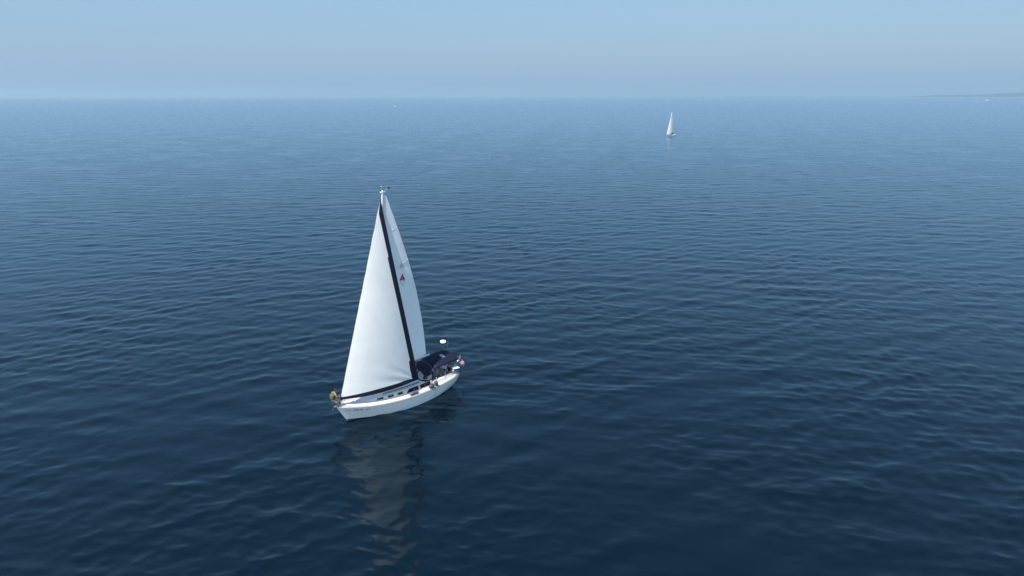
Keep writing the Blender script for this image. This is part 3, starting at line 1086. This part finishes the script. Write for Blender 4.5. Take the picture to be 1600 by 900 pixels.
# ---------------------------------------------------------------- people
def capsules(segs, voxel, name):
    """rounded cones fused into one continuous surface"""
    mb = MB()
    for p0, r0, p1, r1 in segs:
        a, b = Vector(p0), Vector(p1)
        n = 6
        L = (b - a).length
        pts, rs = [], []
        d = (b - a) / max(L, 1e-6)
        for i in range(4):
            t = (i + .25) / 4.0 * math.pi / 2
            pts.append(a - d * r0 * math.cos(t)); rs.append(r0 * math.sin(t))
        for i in range(1, n):
            pts.append(a.lerp(b, i / n)); rs.append(r0 + (r1 - r0) * i / n)
        for i in range(4):
            t = (4 - i - .25) / 4.0 * math.pi / 2
            pts.append(b + d * r1 * math.cos(t)); rs.append(r1 * math.sin(t))
        mb.tube(pts, rs, 10)
    me = bpy.data.meshes.new(name)
    me.from_pydata(mb.v, [], mb.f)
    me.update()
    tmp = bpy.data.objects.new('tmp', me)
    col.objects.link(tmp)
    md = tmp.modifiers.new('remesh', 'REMESH')
    md.mode = 'VOXEL'; md.voxel_size = voxel; md.use_smooth_shade = True
    sm = tmp.modifiers.new('smooth', 'SMOOTH'); sm.factor = .5; sm.iterations = 2
    dg = bpy.context.evaluated_depsgraph_get()
    dg.update()
    out = bpy.data.meshes.new_from_object(tmp.evaluated_get(dg))
    bpy.data.objects.remove(tmp)
    out.name = name
    out.polygons.foreach_set('use_smooth', [True] * len(out.polygons))
    return out


def mesh_obj(name, me, m, parent):
    me.materials.clear(); me.materials.append(m)
    o = bpy.data.objects.new(name, me)
    col.objects.link(o)
    o.parent = parent
    return o


def mirror(p, s):
    return (p[0], p[1] * s, p[2])


def hand(segs, wrist, fdir, side, curl=(0, 0, -1)):
    """palm, four bent fingers of different length and a thumb from the side of the palm"""
    w = Vector(wrist); f = Vector(fdir).normalized(); c = Vector(curl).normalized()
    lat = f.cross(c).normalized() * side
    pal = w + f * .075
    segs.append((tuple(w), .024, tuple(pal), .030))
    for k, (o, ln) in enumerate(((-.030, .062), (-.010, .075), (.010, .070), (.028, .055))):
        b = pal + lat * o + f * .01
        m = b + f * ln * .55
        e = m + (f * .25 + c).normalized() * ln * .6
        segs.append((tuple(b), .0105, tuple(m), .0095)); segs.append((tuple(m), .0095, tuple(e), .008))
    t0 = w + f * .03 - lat * .025
    t1 = t0 + (f * .6 - lat * .8).normalized() * .04
    t2 = t1 + (f + c * .5).normalized() * .03
    segs.append((tuple(t0), .013, tuple(t1), .011)); segs.append((tuple(t1), .011, tuple(t2), .009))


def person(label, mw, pose, cloth, legs_cloth, hair, cap=None):
    """pose in the person's own frame: +x faces forward, z up, origin on the seat"""
    root = empty('person', mw)
    tag(root, label, 'person', 'people aboard the yacht')
    hip, chest, neck, head = pose['hip'], pose['chest'], pose['neck'], pose['head']
    segs = []
    for s in (1, -1):
        segs.append(((hip[0], s * .07, hip[2]), .105, (chest[0] * .5 + hip[0] * .5, s * .065, (chest[2] + hip[2]) / 2), .105))
        segs.append(((chest[0] * .5 + hip[0] * .5, s * .065, (chest[2] + hip[2]) / 2), .105, (chest[0], s * .085, chest[2]), .115))
        segs.append(((chest[0], s * .06, chest[2] + .04), .10, (neck[0], s * .10, neck[2] - .05), .065))
        sh, el, wr, fd = (pose['arm_l'] if s > 0 else pose['arm_r'])
        segs.append((sh, .058, el, .042)); segs.append((el, .040, wr, .028))
        hand(segs, wr, fd, s)
        kn, an, to = (pose['leg_l'] if s > 0 else pose['leg_r'])
        segs.append(((hip[0], s * .085, hip[2] - .01), .092, kn, .058)); segs.append((kn, .056, an, .038))
        segs.append((an, .040, (an[0], an[1], an[2] - .05), .042)); segs.append(((an[0] - .03, an[1], an[2] - .06), .036, to, .030))
    segs.append((neck, .055, head, .060))
    H = Vector(head); fw = Vector(pose.get('face', (1, 0, 0))).normalized()
    up = Vector((0, 0, 1)); up = (up - fw * up.dot(fw)).normalized(); lt = up.cross(fw)
    def hp(a, b, c): return tuple(H + fw * a + lt * b + up * c)
    segs.append((hp(-.02, 0, .045), .088, hp(.01, 0, .035), .084))            # skull
    segs.append((hp(.02, 0, -.02), .070, hp(.045, 0, -.075), .042))           # jaw and chin
    segs.append((hp(.085, 0, .03), .012, hp(.108, 0, -.012), .016))           # nose
    segs.append((hp(.075, -.03, .052), .014, hp(.075, .03, .052), .014))      # brow
    for s in (1, -1):
        segs.append((hp(-.01, s * .085, .03), .013, hp(-.008, s * .088, -.01), .012))   # ears
    body = mesh_obj('body', capsules(segs, .010, 'body'), M['skin'], root)
    for s in (1, -1):
        MB().ball(hp(.083, s * .032, .028), .011, 8, 6).build('eye', M['eye'], body)
    MB().tube([hp(.084, -.022, -.045), hp(.092, 0, -.043), hp(.084, .022, -.045)], .006, 5).build('mouth', M['lip'], body)
    # hair: a cap of hair over skull and back of the head
    hs = [(hp(-.03, 0, .06), .092, hp(-.01, 0, .072), .085), (hp(-.06, 0, .03), .07, hp(-.06, 0, -.02), .055),
          (hp(-.03, .05, .05), .05, hp(-.04, .06, .0), .035), (hp(-.03, -.05, .05), .05, hp(-.04, -.06, .0), .035)]
    mesh_obj('hair', capsules(hs, .010, 'hair'), M[hair], root)
    if cap:
        cs = [(hp(-.03, 0, .075), .096, hp(.0, 0, .08), .090), (hp(.09, -.04, .065), .016, hp(.09, .04, .065), .016),
              (hp(.09, -.03, .065), .015, hp(.155, -.02, .05), .012), (hp(.09, .03, .065), .015, hp(.155, .02, .05), .012), (hp(.09, 0, .07), .016, hp(.165, 0, .052), .012)]
        mesh_obj('cap', capsules(cs, .010, 'cap'), M[cap], root)
    cs = []
    for s in (1, -1):
        mid = (chest[0] * .5 + hip[0] * .5, s * .065, (chest[2] + hip[2]) / 2)
        cs.append(((hip[0], s * .07, hip[2] + .02), .120, mid, .122))
        cs.append((mid, .122, (chest[0], s * .085, chest[2]), .132))
        cs.append(((chest[0], s * .06, chest[2] + .03), .115, (neck[0], s * .10, neck[2] - .06), .078))
        if pose.get('sleeves'):
            sh, el, wr, fd = (pose['arm_l'] if s > 0 else pose['arm_r'])
            e2 = Vector(sh).lerp(Vector(el), .7)
            cs.append((sh, .072, tuple(e2), .062))
        if pose.get('bulk'):
            b = pose['bulk']
            cs.append(((chest[0] - b, s * .08, chest[2] - .02), .13, (hip[0] - b * .8, s * .08, hip[2] + .12), .12))
    mesh_obj('top', capsules(cs, .012, 'top'), M[cloth], root)
    ls = []
    for s in (1, -1):
        kn, an, to = (pose['leg_l'] if s > 0 else pose['leg_r'])
        e2 = Vector((hip[0], s * .085, hip[2] - .01)).lerp(Vector(kn), .85)
        ls.append(((hip[0], s * .085, hip[2] - .01), .112, tuple(e2), .078))
        ls.append(((hip[0], s * .05, hip[2]), .115, (hip[0], s * .05, hip[2] + .06), .112))
    mesh_obj('shorts', capsules(ls, .012, 'shorts'), M[legs_cloth], root)
    return root


def frame_at(loc, yaw):
    return YM @ Matrix.Translation(loc) @ Matrix.Rotation(yaw, 4, 'Z')


# the one on the bow: sits on the pulpit facing aft, bent over the furled tack with both hands on it
pose = dict(hip=(0, 0, .10), chest=(.02, 0, .44), neck=(.13, 0, .62), head=(.22, 0, .72), face=(1, 0, -.35), bulk=.09,
            arm_l=((.10, .19, .55), (.20, .24, .30), (.42, .08, .20), (1, -.3, .1)), arm_r=((.10, -.19, .55), (.20, -.24, .30), (.42, -.08, .20), (1, .3, .1)),
            leg_l=((.40, .14, .06), (.37, .11, -.38), (.50, .12, -.47)), leg_r=((.40, -.14, .06), (.37, -.11, -.38), (.50, -.12, -.47)))
person('person in an olive top and dark cap hunched on the bow pulpit facing aft', frame_at((5.78, 0, 2.06), math.pi), pose, 'olive', 'shorts', 'hair', 'darkcloth')
# at the helm seat, turned to port
pose = dict(hip=(0, 0, .10), chest=(.02, 0, .42), neck=(.05, 0, .62), head=(.09, 0, .74), face=(1, .1, -.1), sleeves=True,
            arm_l=((.04, .20, .56), (.16, .26, .32), (.38, .16, .28), (1, -.2, 0)), arm_r=((.04, -.20, .56), (.16, -.26, .32), (.38, -.16, .28), (1, .2, 0)),
            leg_l=((.42, .14, .09), (.44, .13, -.33), (.58, .13, -.41)), leg_r=((.42, -.14, .09), (.44, -.13, -.33), (.58, -.13, -.41)))
person('dark haired person in a dark top seated at the stern under the bimini', frame_at((-4.92, .62, 1.15), R(-8)), pose, 'darkcloth', 'shorts', 'hair')
# on the port bench, looking across
pose = dict(hip=(0, 0, .10), chest=(-.05, 0, .42), neck=(-.05, 0, .62), head=(-.02, 0, .74), face=(1, .35, 0), sleeves=True,
            arm_l=((-.05, .20, .56), (.02, .28, .30), (.24, .20, .16), (1, -.2, -.2)), arm_r=((-.05, -.20, .56), (.02, -.28, .30), (.24, -.20, .16), (1, .2, -.2)),
            leg_l=((.42, .16, .08), (.44, .15, -.36), (.58, .15, -.44)), leg_r=((.42, -.10, .08), (.46, -.10, -.36), (.60, -.10, -.44)))
person('person in a plum top sitting on the port cockpit bench of the yacht', frame_at((-4.15, .80, .98), R(-90)), pose, 'plum', 'shorts', 'hair')


# ================================================================ OTHER BOATS
def small_sailboat(label, loc, heading, scale, heel):
    mw = Matrix.Translation(loc) @ Matrix.Rotation(heading, 4, 'Z') @ Matrix.Rotation(heel, 4, 'X') @ Matrix.Scale(scale, 4)
    root = empty('sailing_boat', mw)
    tag(root, label, 'sailboat', 'boats on the sea')
    levs = [1, .8, .6, .4, .2, 0, -.5, -1]
    S = [i / 24 for i in range(25)]
    mb = MB()
    for sg in (1, -1):
        rows = [[(p[0], p[1] * sg, p[2]) for p in (hull_point(s, l) for l in levs)] for s in S]
        mb.grid([r[::-1] for r in rows] if sg > 0 else rows)
    port = [hull_point(0, l) for l in levs]
    mb.grid([port, [(p[0], -p[1], p[2]) for p in port]], False)
    h = mb.build('hull', M['gelcoat'], root)
    for sg in (1, -1):
        MB().tube([(hull_point(.01 + .98 * i / 30, .95)[0], (hull_point(.01 + .98 * i / 30, .95)[1] + .02) * sg, hull_point(.01 + .98 * i / 30, .95)[2]) for i in range(31)], .04, 5).build('rub_rail', M['rail'], h)
    MB().grid([[(x, y, sheer_z(x) - .02) for y in np.linspace(-sheer_y(x) + .01, sheer_y(x) - .01, 5)] for x in np.linspace(5.4, -5.45, 24)]).build('deck', M['deck'], root)
    cm = MB()
    rows = []
    for x in np.linspace(-2.5, 3.7, 16):
        a, b = cabin_side(x, 0), cabin_side(x, 1)
        rows.append([(x, a[1], a[2] - .03), b, (x, b[1] * .5, b[2] + .08), (x, -b[1] * .5, b[2] + .08), (x, -b[1], b[2]), (x, -a[1], a[2] - .03)])
    cm.grid(rows)
    cm.add(rows[0], [tuple(range(6))])
    c = cm.build('cabin_trunk', M['cabin'], root)
    for sg in (1, -1):
        MB().grid([[cabin_side(x, f, sg, .012) for f in (.35, .8)] for x in np.linspace(-2.2, 1.6, 8)]).build('window', M['glass'], c)
    MB().tube([(1.35, 0, 1.5), (1.35, 0, 16.9)], [.10, .08], 10).build('mast', M['alu'], root)
    MB().tube([(1.25, 0, 3.0), (-3.0, .3, 3.2)], .09, 8).build('boom', M['alu'], root)
    make_genoa(root, (5.17, 0, 1.7), (1.7, .04, 15.0), (-.2, 1.2, 2.2), strip=False, nu=14, camber=.10, belly=.2)
    lo, hi, b1 = np.array((1.22, 0, 3.15)), np.array((1.22, 0, 16.6)), np.array((-2.8, .28, 3.35))
    MB().grid([[tuple(main_point(u, v, lo, hi, b1, .5, .09)) for u in np.linspace(0, 1, 12)] for v in np.linspace(0, 1, 30)]).build('mainsail', M['main'], root)
    MB().grid([arch_row(-2.6, 1.0, 2.0, 2.5, 9), arch_row(-1.9, 1.0, 2.0, 2.5, 9), arch_row(-1.5, 1.0, 1.4, 1.6, 9)]).build('dodger', M['navy'], root)
    return root


small_sailboat('small white sailboat with both sails up in the middle distance right of the yacht', (94.4, 420.0, 0), R(227), .82, R(-3))
small_sailboat('tiny white sail far off just under the horizon, right of the other sailboats', (933.0, 3166.0, 0), R(250), 1.0, R(-4))


def motorboat(label, loc, heading, scale, wake):
    mw = Matrix.Translation(loc) @ Matrix.Rotation(heading, 4, 'Z') @ Matrix.Scale(scale, 4)
    root = empty('motorboat', mw)
    tag(root, label, 'motorboat', 'boats on the sea')
    rows = []
    for i in range(17):
        t = i / 16
        x = -3.4 + 6.9 * t
        y = 1.25 * (1 - max(0, (t - .45) / .55) ** 2.2) + .01
        zt = .95 + .45 * t ** 2
        rows.append([(x, -y, zt), (x, -y * .86, .25 + .2 * t ** 3), (x - .1 * t, 0, -.35 + .9 * max(0, t - .6) ** 1.5), (x, y * .86, .25 + .2 * t ** 3), (x, y, zt)])
    mb = MB().grid(rows)
    mb.add(rows[0], [(0, 1, 2, 3, 4)])
    mb.build('hull', M['gelcoat'], root)
    MB().grid([[(r[0][0], r[0][1], r[0][2] - .02), (r[0][0], 0, r[0][2] + .06), (r[4][0], r[4][1], r[4][2] - .02)] for r in rows]).build('deck', M['deck'], root)
    cab = [[(x, -w, 1.0), (x - s, -w * .85, 1.0 + h), (x - s, w * .85, 1.0 + h), (x, w, 1.0)] for x, w, h, s in ((-1.2, .95, 1.1, 0), (.4, .95, 1.1, .1), (1.3, .85, .3, .1), (1.7, .7, .05, 0))]
    cb = MB().grid(cab, False)
    cb.add(cab[0], [(0, 1, 2, 3)])
    cbo = cb.build('wheelhouse', M['cabin'], root)
    for sg in (1, -1):
        MB().grid([[(-1.0, sg * .945, 1.35), (-1.0, sg * .90, 1.85)], [(.25, sg * .945, 1.35), (.15, sg * .90, 1.85)]]).build('window', M['glass'], cbo)
    MB().box((-3.55, 0, .75), (.4, .4, .8), .08).build('outboard_engine', M['black'], root)
    if wake:
        pass
    return root


motorboat('tiny white motorboat on the far water left of centre below the horizon', (-270.5, 1660.0, 0), R(182), 1.0, False)
motorboat('tiny white motorboat near the right edge heading left under the far shore', (2070.0, 3111.0, 0), R(180), 2.0, True)

# ================================================================ HAZE
hz = MB().box((0, 0, 110), (64000, 64000, 224)).build('haze', mat('haze_air'))
hm = hz.data.materials[0]
t = hm.node_tree
t.nodes.clear()
out = t.nodes.new('ShaderNodeOutputMaterial')
pvn = t.nodes.new('ShaderNodeVolumePrincipled')
pvn.inputs['Color'].default_value = (.47, .65, .77, 1)
pvn.inputs['Density'].default_value = 1.0e-4
pvn.inputs['Anisotropy'].default_value = .2
t.links.new(pvn.outputs[0], out.inputs['Volume'])
tag(hz, 'thin blue haze over the sea', kind='stuff')
